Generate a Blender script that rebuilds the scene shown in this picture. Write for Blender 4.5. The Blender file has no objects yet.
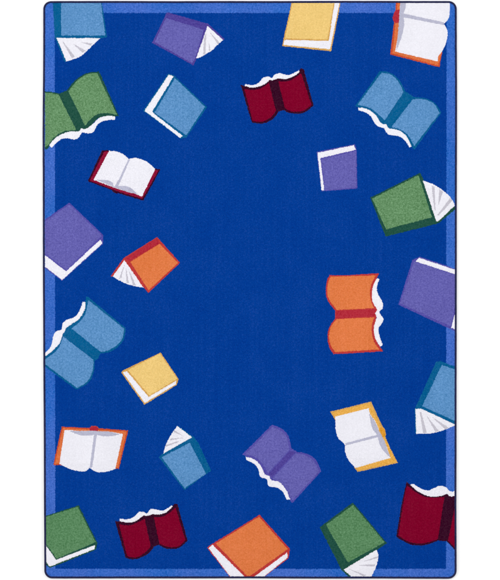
import bpy, math, random
import numpy as np
from mathutils import Vector, noise
from mathutils.geometry import tessellate_polygon

random.seed(7)
rng = np.random.default_rng(7)
S = bpy.context.scene
COL = S.collection

# ---------------------------------------------------------------- camera, light, exposure
PX = 0.002826                      # one photograph pixel on the rug's pile, in metres
PILE = 0.0105                      # height of the pile tips above the floor
cam_d = bpy.data.cameras.new('camera')
cam = bpy.data.objects.new('camera', cam_d); COL.objects.link(cam)
CAM_H = 3.6
cam.location = (0, 0, PILE + CAM_H)
cam.rotation_euler = (0, 0, 0)
cam_d.sensor_fit = 'HORIZONTAL'; cam_d.sensor_width = 36
cam_d.lens = 36 * CAM_H / (500 * PX)
cam_d.clip_end = 100
S.camera = cam

W = bpy.data.worlds.new('World'); S.world = W; W.use_nodes = True
bg = W.node_tree.nodes['Background']
bg.inputs['Color'].default_value = (1.0, 1.0, 1.0, 1)
bg.inputs['Strength'].default_value = 0.72

def area(name, loc, target, size, power, col=(1, 1, 1)):
    d = bpy.data.lights.new(name, 'AREA'); d.shape = 'RECTANGLE'; d.size, d.size_y = size
    d.energy = power; d.color = col
    o = bpy.data.objects.new(name, d); COL.objects.link(o); o.location = loc
    o.rotation_euler = (Vector(target) - Vector(loc)).to_track_quat('-Z', 'Y').to_euler()
    return o
area('softbox_top', (-0.5, 1.6, 4.6), (0, 0, 0), (2.4, 1.6), 72)
area('softbox_side', (3.4, 0.3, 3.2), (0, 0, 0), (1.4, 2.4), 42)
area('softbox_side', (-3.4, -0.3, 3.2), (0, 0, 0), (1.4, 2.4), 42)

S.view_settings.view_transform = 'Standard'
S.view_settings.look = 'None'
S.view_settings.exposure = 0.0
S.view_settings.gamma = 1.0
S.cycles.max_bounces = 6

# ---------------------------------------------------------------- materials
def lin(h):
    h = h.lstrip('#')
    out = []
    for i in (0, 2, 4):
        v = int(h[i:i+2], 16) / 255
        out.append(v / 12.92 if v <= 0.04045 else ((v + 0.055) / 1.055) ** 2.4)
    return out
GAIN = 0.895
MATS = {}
def yarn(name, hexcol, fleck=0.10, patch=0.03, alt=None, gain=None, rows=0.03):
    """Cut-pile yarn: every tuft slightly lighter or darker, broad shading of the nap put into the colour."""
    if name in MATS: return MATS[name]
    m = bpy.data.materials.new('yarn_' + name); m.use_nodes = True
    N, L = m.node_tree.nodes, m.node_tree.links
    b = N['Principled BSDF']
    b.inputs['Roughness'].default_value = 1.0
    b.inputs['Specular IOR Level'].default_value = 0.02
    tc = N.new('ShaderNodeTexCoord')
    vo = N.new('ShaderNodeTexVoronoi'); vo.inputs['Scale'].default_value = 1 / 0.0026
    n1 = N.new('ShaderNodeTexNoise'); n1.inputs['Scale'].default_value = 1 / 0.0048; n1.inputs['Detail'].default_value = 2
    n2 = N.new('ShaderNodeTexNoise'); n2.inputs['Scale'].default_value = 9; n2.inputs['Detail'].default_value = 4
    for n in (vo, n1, n2): L.new(tc.outputs['Object'], n.inputs['Vector'])
    sep = N.new('ShaderNodeSeparateColor'); L.new(vo.outputs['Color'], sep.inputs['Color'])
    def mr(src, a, c, lo, hi):
        r = N.new('ShaderNodeMapRange'); r.inputs['From Min'].default_value = a; r.inputs['From Max'].default_value = c
        r.inputs['To Min'].default_value = lo; r.inputs['To Max'].default_value = hi
        L.new(src, r.inputs['Value']); return r.outputs['Result']
    def mul(x, y):
        k = N.new('ShaderNodeMath'); k.operation = 'MULTIPLY'; L.new(x, k.inputs[0]); L.new(y, k.inputs[1]); return k.outputs[0]
    a = mr(sep.outputs['Red'], 0, 1, 1 - fleck, 1 + fleck)
    c = mr(n1.outputs['Fac'], 0.3, 0.7, 1 - fleck * 1.1, 1 + fleck * 1.1)
    d = mr(n2.outputs['Fac'], 0.3, 0.7, 1 - patch, 1 + patch)  # broad soft patches: shading of the nap, painted into the yarn colour
    # tufting rows run the length of the rug: each row takes the dye a little differently
    mp = N.new('ShaderNodeMapping'); mp.inputs['Scale'].default_value = (1 / 0.006, 2.2, 1)
    n4 = N.new('ShaderNodeTexNoise'); n4.inputs['Scale'].default_value = 1; n4.inputs['Detail'].default_value = 3
    L.new(tc.outputs['Object'], mp.inputs['Vector']); L.new(mp.outputs['Vector'], n4.inputs['Vector'])
    e = mr(n4.outputs['Fac'], 0.3, 0.7, 1 - rows, 1 + rows)
    f = mul(mul(mul(a, c), d), e)
    g = gain or GAIN
    base = [min(0.95, v * g) for v in lin(hexcol)]
    src = None
    if alt:                                     # a second dye lot showing in broad patches
        n3 = N.new('ShaderNodeTexNoise'); n3.inputs['Scale'].default_value = 5; n3.inputs['Detail'].default_value = 2
        L.new(tc.outputs['Object'], n3.inputs['Vector'])
        w = mr(n3.outputs['Fac'], 0.40, 0.62, 0, 1)
        mc = N.new('ShaderNodeMix'); mc.data_type = 'RGBA'
        mc.inputs['A'].default_value = base + [1]; mc.inputs['B'].default_value = [v * g for v in lin(alt)] + [1]
        L.new(w, mc.inputs['Factor']); src = mc.outputs['Result']
    # pale and dark fibres: the fleck moves the colour half by its own hue and half by plain grey
    mx = N.new('ShaderNodeVectorMath'); mx.operation = 'SCALE'
    if src: L.new(src, mx.inputs[0])
    else: mx.inputs[0].default_value = base
    hue = mr(f, 0, 2, 0.45, 1.55); L.new(hue, mx.inputs['Scale'])
    lum = max(0.03, 0.25*base[0] + 0.5*base[1] + 0.25*base[2])
    gr = mr(f, 0, 2, -0.55 * lum, 0.55 * lum)
    ad = N.new('ShaderNodeVectorMath'); ad.operation = 'ADD'
    L.new(mx.outputs['Vector'], ad.inputs[0]); L.new(gr, ad.inputs[1])
    mxx = N.new('ShaderNodeVectorMath'); mxx.operation = 'MAXIMUM'; mxx.inputs[1].default_value = (0.0005,)*3
    L.new(ad.outputs['Vector'], mxx.inputs[0]); mx = mxx
    L.new(mx.outputs['Vector'], b.inputs['Base Color'])
    MATS[name] = m
    return m

PAL = {
 'field':      ('#00419C', 0.07, 0.04),
 'border':     ('#346FCA', 0.12, 0.05, '#4A74CE'),
 'lightblue':  ('#6398CA', 0.11, 0.03),
 'teal':       ('#0D6498', 0.08, 0.03),
 'green':      ('#6C976B', 0.18, 0.03),
 'moss':       ('#608F64', 0.17, 0.03),
 'darkgreen':  ('#265648', 0.14, 0.03),
 'orange':     ('#E3824C', 0.06, 0.03),
 'red':        ('#C23F3E', 0.07, 0.03),
 'crimson':    ('#B83040', 0.08, 0.03),
 'brightorange': ('#DF7B48', 0.08, 0.03),
 'redorange':  ('#CB5434', 0.10, 0.03),
 'maroon':     ('#86042D', 0.07, 0.03),
 'rose':       ('#94163A', 0.10, 0.03),
 'darkmaroon': ('#3A0E28', 0.16, 0.03),
 'purple':     ('#6C68B5', 0.11, 0.03),
 'violet':     ('#55489E', 0.12, 0.03),
 'plum':       ('#5C55AC', 0.11, 0.03),
 'yellow':     ('#EECE83', 0.05, 0.03),
 'mustard':    ('#D8AB60', 0.09, 0.03),
 'gold':       ('#EAB557', 0.08, 0.03),
 'amber':      ('#E09F36', 0.08, 0.03),
 'white':      ('#EFEEF5', 0.025, 0.01),
 'grey':       ('#BFBFD2', 0.04, 0.01),
 'palegrey':   ('#C9C6D0', 0.04, 0.01),
 'binding':    ('#282A4C', 0.15, 0.05),
}
def mat(k): return yarn(k, *PAL[k], rows={'field': 0.032, 'white': 0.008, 'yellow': 0.015}.get(k, 0.03))

def plain(name, col, rough=0.9):
    m = bpy.data.materials.new(name); m.use_nodes = True
    N, L = m.node_tree.nodes, m.node_tree.links
    b = N['Principled BSDF']; b.inputs['Roughness'].default_value = rough
    b.inputs['Specular IOR Level'].default_value = 0.1
    tc = N.new('ShaderNodeTexCoord')
    n = N.new('ShaderNodeTexNoise'); n.inputs['Scale'].default_value = 30
    L.new(tc.outputs['Object'], n.inputs['Vector'])
    r = N.new('ShaderNodeMapRange'); r.inputs['To Min'].default_value = 0.985; r.inputs['To Max'].default_value = 1.015
    L.new(n.outputs['Fac'], r.inputs['Value'])
    v = N.new('ShaderNodeVectorMath'); v.operation = 'SCALE'; v.inputs[0].default_value = col
    L.new(r.outputs['Result'], v.inputs['Scale']); L.new(v.outputs['Vector'], b.inputs['Base Color'])
    return m

# ---------------------------------------------------------------- small geometry kit
def world(p, z=0.0):               # photograph pixel -> metres on the rug
    return ((p[0] - 250) * PX, (290 - p[1]) * PX, z)

def sm(*pts, n=6):
    """Smooth curve through the points (Catmull-Rom)."""
    P = [pts[0]] + list(pts) + [pts[-1]]
    out = []
    for i in range(1, len(P) - 2):
        p0, p1, p2, p3 = (Vector(q) for q in P[i-1:i+3])
        for k in range(n):
            t = k / n
            q = 0.5 * ((2*p1) + (p2-p0)*t + (2*p0-5*p1+4*p2-p3)*t*t + (3*p1-p0-3*p2+p3)*t**3)
            out.append((q.x, q.y))
    out.append(tuple(pts[-1]))
    return out

def clip(poly, x0, y0, x1, y1):
    def cut(P, inside, cross):
        out = []
        for i, a in enumerate(P):
            b = P[(i + 1) % len(P)]
            ia, ib = inside(a), inside(b)
            if ia: out.append(a)
            if ia != ib: out.append(cross(a, b))
        return out
    def cx(v): return lambda a, b: (v, a[1] + (b[1]-a[1]) * (v-a[0]) / (b[0]-a[0]))
    def cy(v): return lambda a, b: (a[0] + (b[0]-a[0]) * (v-a[1]) / (b[1]-a[1]), v)
    for inside, cross in ((lambda p: p[0] >= x0, cx(x0)), (lambda p: p[0] <= x1, cx(x1)),
                          (lambda p: p[1] >= y0, cy(y0)), (lambda p: p[1] <= y1, cy(y1))):
        if poly: poly = cut(poly, inside, cross)
    return poly

def ragged(poly, amp=0.09, step=0.8):
    """Edges wander by a fraction of a tuft, as where two yarns meet."""
    out = []
    for i, a in enumerate(poly):
        b = poly[(i + 1) % len(poly)]
        d = math.hypot(b[0]-a[0], b[1]-a[1])
        if d < 1e-4: continue
        k = max(1, int(d / step))
        for j in range(k):
            t = j / k
            x, y = a[0] + (b[0]-a[0])*t, a[1] + (b[1]-a[1])*t
            v = noise.noise_vector(Vector((x*0.75, y*0.75, 3.1)))
            out.append((x + v.x*amp*2, y + v.y*amp*2))
    return out

def inside(px, py, poly):
    P = np.array(poly); Q = np.roll(P, -1, axis=0)
    c = np.zeros(px.shape, bool)
    for (ax, ay), (bx, by) in zip(P, Q):
        if ay == by: continue
        m = (ay > py) != (by > py)
        c ^= m & (px < (bx-ax) * (py-ay) / (by-ay) + ax)
    return c

class Region:
    """One colour of pile: outline polygons (photo pixels) that become a thin slab carrying its own tufts."""
    def __init__(s, name, colour, polys, ztop, parent=None, holes=None, label=None):
        s.name, s.colour, s.polys, s.z, s.parent, s.holes, s.label = name, colour, polys, ztop, parent, holes, label
        s.tx = s.ty = np.zeros(0)
REG = []
EDGE = (44.9, 2.9, 455.3, 576.5)

def slab(polys, holes, z0, z1):
    V, F = [], []
    for poly in polys:
        loops = [poly] + (holes or [])
        tri = tessellate_polygon([[Vector((*world(p)[:2], 0)) for p in l] for l in loops])
        flat = [p for l in loops for p in l]; n = len(flat); o = len(V)
        V += [world(p, z1) for p in flat] + [world(p, z0) for p in flat]
        for t in tri:
            a, b, c = (Vector(V[o+i]) for i in t)
            if (b-a).cross(c-a).z < 0: t = t[::-1]
            F.append(tuple(o+i for i in t))
        k = 0
        for l in loops:
            for i in range(len(l)):
                a, b = o+k+i, o+k+(i+1) % len(l)
                F.append((a, b, b+n, a+n))
            k += len(l)
    return V, F

def tufts(tx, ty):
    """Leaning pyramids of yarn, one per point (arrays of photo pixels)."""
    n = len(tx)
    wx, wy = (tx - 250) * PX, (290 - ty) * PX
    r = rng.uniform(0.0011, 0.0015, n); rot = rng.uniform(0, math.tau, n)
    h = rng.uniform(0.0010, 0.0016, n)
    lx = rng.normal(0.00010, 0.00045, n); ly = rng.normal(-0.00015, 0.00045, n)
    zb = PILE - 0.0016
    V = np.zeros((n, 5, 3))
    for k in range(4):
        a = rot + k * math.pi / 2
        V[:, k, 0] = wx + r*np.cos(a); V[:, k, 1] = wy + r*np.sin(a); V[:, k, 2] = zb
    V[:, 4, 0] = wx + lx; V[:, 4, 1] = wy + ly; V[:, 4, 2] = zb + h
    base = (np.arange(n) * 5)[:, None, None]
    T = np.array([[0, 1, 4], [1, 2, 4], [2, 3, 4], [3, 0, 4]])[None]
    return V.reshape(-1, 3), (base + T).reshape(-1, 3)

def link_mesh(name, V, F, T_V, T_F, m, parent):
    me = bpy.data.meshes.new(name)
    nv = len(V)
    allv = np.concatenate([np.array(V, float).reshape(-1, 3), T_V]) if len(T_V) else np.array(V, float)
    sizes = [len(f) for f in F] + [3] * len(T_F)
    loops = [i for f in F for i in f]
    loops = np.concatenate([np.array(loops, int), (T_F + nv).ravel()]) if len(T_F) else np.array(loops, int)
    sizes = np.array(sizes)
    me.vertices.add(len(allv)); me.vertices.foreach_set('co', allv.ravel())
    me.loops.add(len(loops)); me.loops.foreach_set('vertex_index', loops.astype(np.int32))
    me.polygons.add(len(sizes))
    me.polygons.foreach_set('loop_start', np.concatenate([[0], np.cumsum(sizes)[:-1]]).astype(np.int32))
    me.update(calc_edges=True); me.validate()
    me.materials.append(m)
    o = bpy.data.objects.new(name, me); COL.objects.link(o)
    if parent: o.parent = parent
    return o

# ---------------------------------------------------------------- the setting: plain white floor
def make_floor():
    me = bpy.data.meshes.new('floor')
    n, s = 24, 12.0
    V = [(-s + 2*s*i/n, -s + 2*s*j/n, 0) for j in range(n+1) for i in range(n+1)]
    F = [(j*(n+1)+i, j*(n+1)+i+1, (j+1)*(n+1)+i+1, (j+1)*(n+1)+i) for j in range(n) for i in range(n)]
    me.from_pydata(V, [], F); me.materials.append(plain('white_floor', (0.93, 0.93, 0.93)))
    o = bpy.data.objects.new('floor', me); COL.objects.link(o); o['kind'] = 'structure'
make_floor()

# ---------------------------------------------------------------- the rug
rug = bpy.data.objects.new('rug', None); COL.objects.link(rug)
rug['label'] = 'blue rectangular rug scattered with colourful book pictures, lying flat on white floor'
rug['category'] = 'rug'

def rounded(quad, r, n=10):
    """quad: tl, tr, br, bl (photo pixels) -> rounded outline."""
    out = []
    for i, c in enumerate(quad):
        p, q = Vector(quad[i-1]), Vector(quad[(i+1) % 4]); c = Vector(c)
        u, v = (p-c).normalized(), (q-c).normalized()
        ctr = c + u*r + v*r
        for k in range(n+1):
            t = k/n * math.pi/2
            w = ctr - v*r*math.cos(t) - u*r*math.sin(t)
            out.append((w.x, w.y))
    return out
OUT = [(43.0, 0.9), (457.0, 0.8), (457.0, 578.8), (43.0, 578.5)]
def laid(path, step=4.0):
    """A real rug never lies dead straight: its long sides drift in and out by a few millimetres."""
    out = []
    for i, a in enumerate(path):
        b = path[(i+1) % len(path)]
        k = max(1, int(math.hypot(b[0]-a[0], b[1]-a[1]) / step))
        for j in range(k):
            x, y = a[0] + (b[0]-a[0])*j/k, a[1] + (b[1]-a[1])*j/k
            ys = [0, 140, 280, 400, 560, 600]
            fl = float(np.interp(y, ys, [0.1, -0.6, -0.35, 0.45, 1.0, 1.0])); fr = float(np.interp(y, ys, [0, 0.25, 0, -0.4, -0.25, -0.25]))
            t = (x - 43) / 414
            v = noise.noise_vector(Vector((x*0.012, y*0.012, 7.7)))
            out.append((x + fl*(1-t) + fr*t + 0.25*v.x, y + 0.3*v.y))
    return out
def inset(q, d):
    return [(q[0][0]+d, q[0][1]+d), (q[1][0]-d, q[1][1]+d), (q[2][0]-d, q[2][1]-d), (q[3][0]+d, q[3][1]-d)]

# woven backing under the pile
bk = laid(rounded(inset(OUT, 0.9), 7.0))
V, F = slab([bk], None, 0.0006, 0.0070)
link_mesh('backing', V, F, np.zeros((0, 3)), np.zeros((0, 3), int), plain('latex_backing', (0.12, 0.11, 0.10)), rug)

FIELD = [(54.6, 12.9), (446.7, 12.9), (446.1, 568.9), (55.3, 568.9)]
rim = laid(rounded(inset(OUT, 1.9), 6.4))
fieldp = ragged(FIELD, 0.15)
REG.append(Region('border', 'border', [rim], 0.0088, holes=[fieldp]))
REG.append(Region('field', 'field', [fieldp], 0.0088))

# ---- the book pictures; numbers are read off enlarged crops: origin + scale
def book(kind, label, frame, outline, *parts):
    ox, oy, k = frame
    def conv(poly): return clip([(ox + x/k, oy + y/k) for x, y in poly], *EDGE)
    def many(g): return g if isinstance(g[0], list) else [g]
    oc, op = outline
    z = 0.0089
    base = Region(kind, oc, [ragged(conv(p)) for p in many(op)], z, label=label)
    REG.append(base)
    for i, (nm, c, g) in enumerate(parts):
        ps = [ragged(conv(p), 0.08 if nm == 'page_shading' else 0.12, 0.6 if nm == 'page_shading' else 0.8) for p in many(g)]
        REG.append(Region(nm, c, [p for p in ps if len(p) > 2], z + 0.00003*(i+1), parent=base))

O, CB, ST, OF = 'open_book_motif', 'closed_book_motif', 'standing_book_motif', 'open_page_book_motif'
K = 6.25

book(ST, 'light blue half open book standing at the top left corner', (40, 0, K),
 ('teal', [(78,-5),(383,-5),(419,232),(372,240),(250,300),(165,378),(154,388),(92,236)]),
 ('spine', 'teal', [(79,-5),(131,-5),(131,226),(98,232)]),
 ('cover', 'lightblue', [(132,-5),(377,-5),(408,222),(132,222)]),
 ('pages', 'white', [(102,237)] + sm((377,238),(330,282),(262,345),(215,368),(164,384))),
 ('page_shading', 'palegrey', [[(134,250),(152,268),(218,356),(198,362)],[(203,271),(286,316),(266,330)],[(250,262),(326,271),(316,285)]]))

book(O, 'green open book lying face down at the left edge', (40, 70, K),
 ('darkgreen', [(20,135)] + sm((33,134),(80,138),(122,147)) + sm((166,128),(222,62),(290,20),(366,10)) + [(378,26),(492,287)]
   + sm((470,291),(410,288),(360,304),(320,345),(285,370)) + [(270,382),(240,390)] + sm((190,390),(130,405),(85,440),(50,490)) + [(20,505)]),
 ('cover', 'green', [(20,144)] + sm((33,142),(75,145),(116,153)) + [(226,374)] + sm((222,376),(178,378),(130,392),(85,424),(48,472)) + [(20,490)]),
 ('cover', 'green', [(178,134)] + sm((184,124),(228,70),(292,27),(357,19)) + [(480,278)] + sm((478,280),(420,269),(360,276),(315,308),(282,350))),
 ('spine', 'darkgreen', [(121,152),(174,133),(275,356),(258,366),(240,380),(228,374)]),
 ('pages', 'white', sm((470,290),(420,287),(370,300),(330,337),(292,364),(268,370)) + [(258,364),(240,386)] + sm((237,386),(195,383),(135,400),(90,430),(57,470))
   + [(74,486)] + sm((75,485),(95,462),(130,433),(170,427),(205,433),(238,425),(258,396)) + [(268,390)] + sm((270,391),(300,396),(332,388),(355,348),(385,322),(430,311)) + [(468,310)]))

book(OF, 'maroon open book showing its white pages near the left', (80, 130, K),
 ('darkmaroon', [(138,126),(188,127),(250,160),(310,190),(350,190),(462,240),(502,247),(396,442),(238,394),(228,398),(205,388),(200,376),(48,320)]),
 ('cover', 'rose', [(150,136),(182,132),(300,190),(462,246),(491,253),(389,431),(240,385),(60,316)]),
 ('pages', 'white', sm((182,130),(230,135),(275,155),(305,180)) + sm((313,180),(345,173),(400,190),(440,215),(470,246)) + [(386,418),(360,404),(230,366),(84,312)]),
 ('page_shading', 'grey', sm((303,181),(222,344),(200,326),(160,312),(100,311)) + [(215,358),(300,389),(362,403)] + sm((362,403),(335,376),(300,354),(240,348)) + [(313,183)]))

book(ST, 'purple half open book standing at the top', (140, 0, K),
 ('violet', [(168,76),(425,148),(528,243),(512,258),(430,300),(356,362),(333,408),(76,268)]),
 ('spine', 'violet', [(171,82),(415,153),(396,186),(164,118)]),
 ('cover', 'purple', [(163,112),(398,186),(347,360),(326,394),(92,262)]),
 ('pages', 'white', [(422,162)] + sm((520,250),(480,284),(450,315),(400,344),(375,360),(350,364))),
 ('page_shading', 'palegrey', [[(414,200),(409,337),(395,343),(400,240)],[(428,250),(440,315),(432,320)],[(431,194),(497,266),(485,275),(455,230)]]))

book(CB, 'light blue closed book with white page edges, tilted, at the upper left', (135, 60, K),
 ('teal', [(207,84),(246,98),(450,294),(323,482),(288,492),(50,318)]),
 ('pages', 'white', [(211,91),(241,102),(108,322),(122,338),(299,475),(282,487),(59,317)]),
 ('cover', 'lightblue', [(249,113),(437,293),(320,470),(122,328)]))

book(O, 'maroon open book lying face down at the top, with a white page edge above', (235, 60, K),
 ('darkmaroon', [(35,155),(60,162)] + sm((62,160),(115,162),(170,145),(210,120)) + [(235,118),(255,108)] + sm((262,112),(300,115),(350,105),(400,72)) + [(412,50),(430,58),(491,285)]
   + sm((490,286),(440,325),(390,336),(340,330),(305,314)) + [(275,320)] + sm((270,326),(240,365),(190,393),(140,397),(104,388))),
 ('cover', 'maroon', [(58,182)] + sm((65,182),(120,187),(170,173),(212,142)) + [(256,318)] + sm((256,319),(225,357),(180,382),(140,386),(110,378))),
 ('spine', 'darkmaroon', [(222,132),(255,124),(306,305),(272,314)]),
 ('cover', 'maroon', sm((270,131),(310,135),(360,121),(413,82)) + [(478,281)] + sm((477,283),(430,316),(385,323),(345,318),(312,302))),
 ('pages', 'white', sm((62,152),(115,156),(150,140),(175,112),(207,102)) + [(230,112)] + sm((236,108),(250,90),(280,82),(330,94),(370,80),(398,64))
   + [(405,74)] + sm((404,75),(370,100),(320,118),(265,115)) + [(236,128),(215,124)] + sm((213,126),(200,140),(160,163),(110,172),(62,162))))

book(CB, 'yellow closed book with white page edges, upright, cut by the top edge', (275, 0, K),
 ('mustard', [(107,2),(407,2),(407,32),(351,320),(44,288),(58,220)]),
 ('cover', 'yellow', [(113,2),(366,2),(367,20),(329,247),(62,240)]),
 ('pages', 'white', [(374,2),(400,2),(401,30),(344,308),(52,280),(59,249),(336,255)]))

book(OF, 'orange open book showing its white pages at the top right corner', (380, 0, K),
 ('redorange', [(102,2),(430,2),(430,80),(400,150),(415,200),(385,345),(372,420),(64,340),(96,70)]),
 ('cover', 'brightorange', [(112,2),(420,2),(395,150),(405,250),(365,409),(78,332),(104,80)]),
 ('spine', 'crimson', [(122,58),(100,62),(86,84),(79,108),(86,134),(100,144),(122,140)]),
 ('pages', 'white', [(128,2),(436,2)] + sm((437,20),(436,80),(425,122),(400,150)) + sm((402,154),(420,185),(422,230),(400,300),(364,352)) + [(362,384),(94,322),(118,200),(120,100)]),
 ('page_shading', 'grey', [(128,2),(165,2)] + sm((165,4),(160,44),(148,84)) + [(400,140),(398,156),(158,110)] + sm((148,110),(152,150),(138,220),(106,312)) + [(102,315),(110,230),(119,130)]))

book(O, 'light blue open book lying face down at the upper right', (350, 65, 5),
 ('teal', sm((150,30),(200,38),(245,73),(276,130)) + [(308,152)] + sm((318,160),(385,168),(430,196),(457,238)) + [(322,424),(310,408)]
   + sm((300,395),(270,360),(240,345),(200,335)) + [(185,325),(165,300)] + sm((150,290),(110,245),(75,222),(26,205))),
 ('cover', 'lightblue', sm((158,38),(203,48),(240,80),(268,136)) + [(175,274)] + sm((172,275),(130,236),(92,211),(38,199))),
 ('spine', 'teal', [(276,138),(308,160),(206,306),(188,300),(172,280)]),
 ('cover', 'lightblue', sm((315,171),(370,171),(420,194),(448,240)) + [(322,404)] + sm((318,398),(290,350),(250,322),(208,309))),
 ('pages', 'white', sm((40,213),(80,218),(122,243),(150,282),(165,296)) + [(182,297),(190,312)] + sm((196,318),(245,327),(283,356),(308,408)) + [(298,411)]
   + sm((296,410),(270,372),(240,355),(200,350),(180,335)) + [(172,318)] + sm((165,314),(140,306),(120,286),(105,256),(75,236),(42,226))))

book(CB, 'purple closed book with white page edges, nearly square, in the upper right', (300, 130, K),
 ('plum', [(104,136),(342,89),(354,124),(358,366),(135,383)]),
 ('pages', 'white', [(109,142),(337,95),(350,123),(127,176),(152,377),(135,378)]),
 ('cover', 'purple', [(134,183),(351,130),(353,359),(156,378)]))

book(ST, 'green half open book with fanned pages at the right edge', (365, 165, 5),
 ('darkgreen', [(26,163),(277,38),(294,78),(350,230),(440,204),(453,212),(452,222),(368,291),(325,303),(103,358)]),
 ('spine', 'darkgreen', [(105,330),(336,266),(360,284),(110,352)]),
 ('cover', 'green', [(36,168),(268,51),(335,261),(106,322)]),
 ('pages', 'white', sm((290,78),(345,98),(400,135),(430,165),(451,202)) + [(365,283),(356,280)]),
 ('page_shading', 'palegrey', [[(334,104),(348,108),(353,232),(346,215)],[(372,120),(390,134),(367,202)],[(425,165),(437,178),(370,252),(362,250)]]))

book(CB, 'purple closed book with a white upper page edge, cut by the right edge', (390, 270, K),
 ('plum', [(140,-62),(185,-84),(430,0),(430,392),(385,372),(53,217)]),
 ('cover', 'purple', [(150,-52),(430,38),(430,180),(403,246),(379,352),(64,208)]),
 ('pages', 'white', [(182,-77),(430,6),(430,34),(160,-53)]),
 ('pages', 'white', [(402,284),(430,262),(430,378),(383,362)]))

book(O, 'orange open book with a red spine lying face down at the right', (310, 265, 5.556),
 ('red', sm((108,56),(200,57),(385,45)) + sm((362,95),(345,150),(350,200),(376,245)) + [(370,285)] + sm((360,330),(362,390),(380,440),(407,480)) + [(130,496)]
   + sm((130,495),(105,450),(98,400),(106,350),(140,296)) + [(140,258)] + sm((140,255),(100,200),(88,150),(94,90),(108,58))),
 ('cover', 'orange', [(116,65)] + sm((366,58),(342,105),(334,160),(341,205),(356,240)) + [(148,250)] + sm((148,248),(108,195),(96,145),(102,95),(116,65))),
 ('spine', 'crimson', [(143,255),(368,244),(362,286),(144,296)]),
 ('cover', 'orange', [(148,301)] + sm((356,291),(343,345),(348,400),(364,440),(386,469)) + [(140,484)] + sm((140,484),(113,440),(106,395),(115,345),(148,301))),
 ('pages', 'white', [(375,72)] + sm((385,80),(372,120),(378,160),(402,203),(404,238),(385,258)) + [(388,270),(408,298)] + sm((408,302),(400,325),(382,352),(386,390),(405,445))
   + [(390,452)] + sm((388,450),(360,400),(356,340),(372,292)) + [(362,270),(373,250)] + sm((372,246),(348,200),(345,150),(354,105),(375,72))))

book(CB, 'purple closed book with white page edges, tilted, cut by the left edge', (40, 200, 6.83),
 ('plum', [(20,142),(200,18),(432,240),(428,300),(150,552),(20,455)]),
 ('cover', 'purple', [(20,156),(198,31),(421,242),(178,478),(20,354)]),
 ('pages', 'white', [(20,366),(178,487),(414,268),(425,298),(150,546),(20,445)]))

book(ST, 'orange half open book with a red spine at the left', (105, 230, K),
 ('red', [(115,176),(325,44),(469,205),(270,394),(236,352),(140,318),(60,290),(34,290)]),
 ('spine', 'crimson', [(122,180),(322,52),(343,82),(150,196)]),
 ('cover', 'orange', [(158,200),(341,86),(456,206),(272,376)]),
 ('pages', 'white', [(121,189)] + sm((240,359),(190,352),(130,335),(80,310),(48,290))),
 ('page_shading', 'palegrey', [[(122,215),(101,300),(86,306)],[(130,232),(150,332),(134,330)],[(145,240),(192,345),(174,346)]]))

book(O, 'light blue open book lying face down, cut by the left edge', (40, 290, 5.52),
 ('teal', [(255,36),(266,38),(472,210)] + sm((472,215),(463,270),(427,317),(377,344),(334,350)) + [(320,380),(302,390)] + sm((301,395),(297,450),(267,512),(200,550))
   + [(20,418),(20,360)] + sm((32,362),(72,330),(95,280),(118,235),(128,215)) + sm((135,205),(190,175),(230,125),(248,68))),
 ('cover', 'lightblue', [(268,57),(463,213)] + sm((463,216),(455,265),(420,308),(370,335),(334,342)) + [(174,212)] + sm((175,210),(216,178),(250,130),(266,60))),
 ('spine', 'teal', [(150,214),(170,212),(330,347),(303,383),(132,244)]),
 ('cover', 'lightblue', [(127,256),(295,386)] + sm((295,387),(290,445),(260,505),(204,541)) + [(20,404),(20,390)] + sm((34,378),(85,340),(112,302),(127,256))),
 ('pages', 'white', [(236,65)] + sm((250,68),(245,110),(215,160),(170,190),(142,212)) + [(133,235)] + sm((125,242),(110,290),(75,330),(30,365)) + [(20,370),(20,350)]
   + sm((30,345),(60,310),(72,260),(85,232),(118,220)) + [(122,206)] + sm((122,190),(145,165),(185,152),(215,120),(236,65))))

book(CB, 'small yellow closed book in the lower left part of the field', (115, 345, 7.14),
 ('mustard', [(325,54),(454,245),(441,285),(210,427),(44,196),(58,180)]),
 ('cover', 'yellow', [(92,178),(320,62),(446,241),(245,361)]),
 ('pages', 'white', [(54,195),(84,186),(240,371),(436,255),(438,279),(212,414)]))

book(OF, 'orange open book showing its white pages at the lower left', (50, 420, K),
 ('redorange', [(72,42),(246,50),(258,38),(290,36),(304,52),(489,65),(430,305),(402,303),(240,290),(62,283),(20,282)]),
 ('cover', 'brightorange', [(80,50),(478,71),(426,298),(240,280),(60,276),(28,275)]),
 ('spine', 'crimson', [(246,54),(259,40),(290,38),(302,54),(298,70),(250,70)]),
 ('pages', 'white', [(90,62),(180,68),(275,68),(370,72),(455,88)] + sm((408,308),(350,324),(290,325),(250,300)) + sm((244,300),(220,320),(170,318),(110,300),(58,275))),
 ('page_shading', 'grey', [(120,69),(275,68),(370,72),(432,88)] + sm((430,92),(380,101),(330,101),(293,92)) + [(263,298),(247,299),(275,92)] + sm((270,95),(230,98),(190,95),(150,82))))

book(ST, 'light blue half open book with fanned pages at the bottom', (150, 415, 7.14),
 ('teal', [(195,76),(312,156),(345,200),(437,396),(245,537),(62,300),(92,276),(150,150)]),
 ('spine', 'teal', [(300,176),(340,200),(432,395),(404,421),(288,196)]),
 ('cover', 'lightblue', [(82,302),(284,198),(400,420),(246,523)]),
 ('pages', 'white', [(301,160)] + sm((94,275),(112,215),(150,140),(195,78))),
 ('page_shading', 'palegrey', [[(163,118),(180,112),(240,152)],[(146,168),(240,164),(138,182)],[(116,212),(205,186),(205,194),(110,228)]]))

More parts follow.
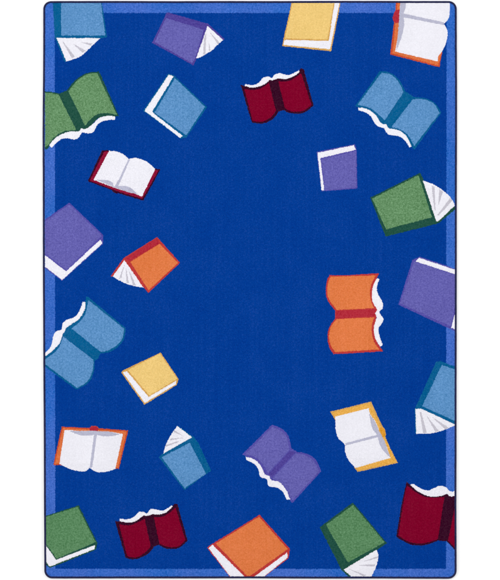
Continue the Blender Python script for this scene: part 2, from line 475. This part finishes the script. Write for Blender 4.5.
book(O, 'maroon open book lying face down at the bottom', (105, 490, 5.556),
 ('darkmaroon', [(55,172),(78,176)] + sm((84,168),(140,175),(185,150),(215,140)) + [(235,140),(250,134)] + sm((262,132),(320,130),(360,100),(380,84)) + [(388,76),(402,78),(458,280)]
   + sm((458,284),(410,322),(370,328),(330,322),(300,305)) + [(270,315)] + sm((262,330),(230,360),(180,382),(150,385),(114,376))),
 ('cover', 'maroon', [(78,190)] + sm((84,191),(135,196),(178,182),(220,160)) + [(254,314)] + sm((252,317),(220,350),(180,372),(150,375),(122,366))),
 ('spine', 'darkmaroon', [(224,150),(262,142),(300,302),(270,312)]),
 ('cover', 'maroon', sm((272,151),(320,148),(360,125),(392,98)) + [(446,277)] + sm((445,281),(410,312),(370,318),(335,312),(302,299))),
 ('pages', 'white', sm((80,160),(130,162),(165,145),(190,122),(215,122)) + [(229,131)] + sm((238,125),(255,105),(280,108),(320,115),(350,100),(370,84)) + [(376,91)]
   + sm((374,94),(345,120),(310,135),(265,134)) + [(232,145),(215,141)] + sm((212,143),(170,173),(130,181),(82,174))))

book(CB, 'green closed book with white page edges at the bottom left corner', (40, 500, 7.14),
 ('darkgreen', [(20,120),(276,37),(410,308),(398,356),(70,486),(38,458),(20,432)]),
 ('cover', 'moss', [(20,126),(268,48),(398,300),(118,419),(40,310),(20,270)]),
 ('pages', 'white', [(20,300),(40,320),(115,428),(393,321),(390,350),(76,473),(62,471),(20,405)]))

book(ST, 'green half open book with fanned pages, cut by the bottom edge', (310, 500, K),
 ('darkgreen', [(268,15),(482,270),(408,320),(375,440),(372,500),(264,500),(198,440),(61,170)]),
 ('spine', 'darkgreen', [(69,174),(97,160),(228,395),(211,430)]),
 ('cover', 'moss', [(270,30),(467,265),(236,390),(100,155)]),
 ('pages', 'white', [(209,436)] + sm((415,311),(428,350),(412,420),(380,484)) + [(265,484)]),
 ('page_shading', 'palegrey', [[(238,428),(350,470),(336,478)],[(300,408),(408,401),(400,416)],[(326,388),(424,351),(424,362)]]))

book(CB, 'orange closed book with white page edges, cut by the bottom edge', (200, 500, 5),
 ('red', [(298,74),(450,245),(442,292),(300,400),(160,400),(150,385),(34,238),(63,218)]),
 ('cover', 'orange', [(78,218),(295,84),(439,246),(250,380),(236,380)]),
 ('pages', 'white', [(42,240),(62,224),(226,386),(226,400),(164,400)]),
 ('pages', 'white', [(268,386),(436,262),(439,288),(318,384),(290,400),(268,400)]))

book(O, 'purple open book lying face down at the bottom', (235, 420, 5.556),
 ('plum', sm((205,27),(260,48),(297,90),(314,160)) + [(338,172)] + sm((345,178),(400,188),(450,222),(479,285)) + [(318,462),(305,445)] + sm((290,410),(250,365),(205,350))
   + [(185,340),(172,310)] + sm((150,290),(110,230),(75,208),(40,192))),
 ('cover', 'purple', sm((208,38),(255,60),(288,95),(302,166)) + [(185,294)] + sm((182,292),(155,246),(112,206),(58,190))),
 ('spine', 'violet', [(305,172),(335,180),(206,320),(186,300)]),
 ('cover', 'purple', sm((338,186),(390,195),(435,225),(468,286)) + [(318,447)] + sm((315,442),(285,380),(250,345),(208,326))),
 ('pages', 'white', sm((60,205),(100,215),(140,250),(165,302)) + [(190,312),(198,328)] + sm((204,334),(250,348),(285,390),(306,440)) + [(288,443)]
   + sm((286,440),(268,402),(235,377),(190,368),(180,345)) + [(177,330)] + sm((170,326),(140,315),(130,275),(108,246),(62,222))))

book(OF, 'yellow open book showing its white pages at the lower right', (320, 395, K),
 ('mustard', [(64,104),(320,41),(390,195),(406,214),(413,250),(404,266),(487,425),(236,481),(212,450),(165,310),(108,180)]),
 ('cover', 'gold', [(78,110),(313,50),(478,420),(240,472),(180,310)]),
 ('spine', 'amber', [(372,205),(390,203),(402,215),(410,248),(400,264),(384,262)]),
 ('pages', 'white', [(96,135),(304,82),(310,112),(350,170),(372,228),(405,290),(442,393),(225,455)] + sm((222,455),(180,410),(158,360),(156,312)) + sm((150,302),(115,270),(99,220),(96,140))),
 ('page_shading', 'grey', [(309,118),(346,168),(372,228),(405,290),(425,350),(440,391)] + sm((438,390),(400,352),(375,312),(362,264)) + [(163,315),(158,301),(356,249)]
   + sm((354,246),(330,212),(317,170),(309,118))))

book(O, 'maroon open book with a dark spine, cut by the right edge', (385, 475, K),
 ('darkmaroon', [(134,44),(158,62)] + sm((160,60),(210,95),(270,118),(340,115),(385,112)) + [(400,122),(470,120),(470,495),(440,472),(388,415),(336,410)]
   + sm((334,408),(270,433),(220,441),(150,431),(70,386)) + [(110,150)]),
 ('cover', 'maroon', [(136,68)] + sm((150,74),(200,112),(270,141),(372,137)) + [(332,398)] + sm((328,401),(270,421),(215,428),(150,418),(82,378)) + [(120,140)]),
 ('spine', 'darkmaroon', [(385,124),(432,135),(390,410),(342,406)]),
 ('cover', 'maroon', [(438,190),(470,170),(470,482),(440,456),(395,411)]),
 ('pages', 'white', [(158,62)] + sm((176,54),(220,82),(270,97),(320,76),(350,68),(385,78),(400,98)) + [(420,105),(440,98),(470,98),(470,128),(440,128),(420,135),(400,131)]
   + sm((388,118),(330,135),(270,132),(210,105),(158,62))))

book(ST, 'light blue half open book with fanned pages, cut by the right edge', (395, 350, 5.8),
 ('teal', [(238,70),(262,64),(375,106),(375,425),(345,440),(235,440),(140,478),(118,486),(114,345)]),
 ('spine', 'teal', [(240,74),(266,84),(154,332),(119,338)]),
 ('cover', 'lightblue', [(271,88),(375,120),(375,420),(345,410),(158,326)]),
 ('pages', 'white', [(118,341),(155,341),(349,432)] + sm((347,438),(300,458),(250,475),(200,485),(124,487))),
 ('page_shading', 'palegrey', [[(144,360),(152,358),(184,480),(164,482)],[(182,378),(254,470),(234,477)],[(216,388),(312,450),(292,461)]]))

# ---------------------------------------------------------------- tufts: each goes to the topmost colour under it
SP = 0.60                                        # tuft spacing in photo pixels (about 1.7 mm)
nx, ny = int(412 / SP), int(576 / SP)
gx, gy = np.meshgrid(np.arange(nx), np.arange(ny))
gx = 44.2 + (gx + 0.5*(gy % 2)) * SP; gy = 2.0 + gy * SP
tx = (gx + rng.uniform(-0.28, 0.28, gx.shape) * SP).ravel(); ty = (gy + rng.uniform(-0.28, 0.28, gy.shape) * SP).ravel()
# where each tuft takes its colour: yarns interlock at an edge
tx0, ty0 = tx, ty
tx = tx + rng.normal(0, 0.07, tx.shape); ty = ty + rng.normal(0, 0.07, ty.shape)
owner = np.full(tx.shape, -1)
for i, R in enumerate(REG):
    for poly in R.polys:
        P = np.array(poly)
        c = np.where((tx > P[:, 0].min()) & (tx < P[:, 0].max()) & (ty > P[:, 1].min()) & (ty < P[:, 1].max()))[0]
        c = c[inside(tx[c], ty[c], poly)]
        if R.holes:
            for h in R.holes: c = c[~inside(tx[c], ty[c], h)]
        owner[c] = i
tx, ty = tx0, ty0
owner[~inside(tx, ty, rim)] = -1
order = np.argsort(owner, kind='stable'); so = owner[order]

made = {}
for i, R in enumerate(REG):
    a, b = np.searchsorted(so, i), np.searchsorted(so, i + 1)
    idx = order[a:b]
    TV, TF = tufts(tx[idx], ty[idx])
    V, F = slab(R.polys, R.holes, 0.0068, R.z)
    o = link_mesh(R.name, V, F, TV, TF, mat(R.colour), made[id(R.parent)] if R.parent else rug)
    if R.label: o['label'] = R.label
    made[id(R)] = o

# ---------------------------------------------------------------- serged yarn binding round the edge
def make_binding():
    path = laid(rounded(inset(OUT, 1.2), 6.9, 14))
    pts = [Vector(world(p)[:2]) for p in path]
    L = [0]
    for i in range(len(pts)): L.append(L[-1] + (pts[(i+1) % len(pts)] - pts[i]).length)
    total = L[-1]; stitch = total / round(total / 0.0030); per = 5
    n = int(round(total / stitch)) * per; m = 12
    V, F = [], []; seg = 0
    for k in range(n):
        s = total * k / n
        while L[seg+1] <= s: seg += 1
        a, b = pts[seg], pts[(seg+1) % len(pts)]
        p = a + (b-a) * ((s - L[seg]) / (L[seg+1] - L[seg]))
        t = (b-a).normalized(); nr = Vector((-t.y, t.x))
        wob = 0.0002 * noise.noise(Vector((s*40, 0, 0)))
        for j in range(m):
            an = math.tau * j / m
            ph = (k / per + an / math.tau) % 1.0              # yarn wraps round the edge at a slant
            rr = 1.0 + 0.13 * (math.sin(math.pi * ph) - 0.5)
            V.append((p.x + nr.x*(0.0035*rr*math.cos(an) + wob), p.y + nr.y*(0.0035*rr*math.cos(an) + wob), 0.0058 + 0.0054*rr*math.sin(an)))
        for j in range(m):
            q = (k+1) % n
            F.append((k*m+j, k*m+(j+1) % m, q*m+(j+1) % m, q*m+j))
    o = link_mesh('binding', V, F, np.zeros((0, 3)), np.zeros((0, 3), int), mat('binding'), rug)
    o.data.polygons.foreach_set('use_smooth', [True]*len(F))
make_binding()
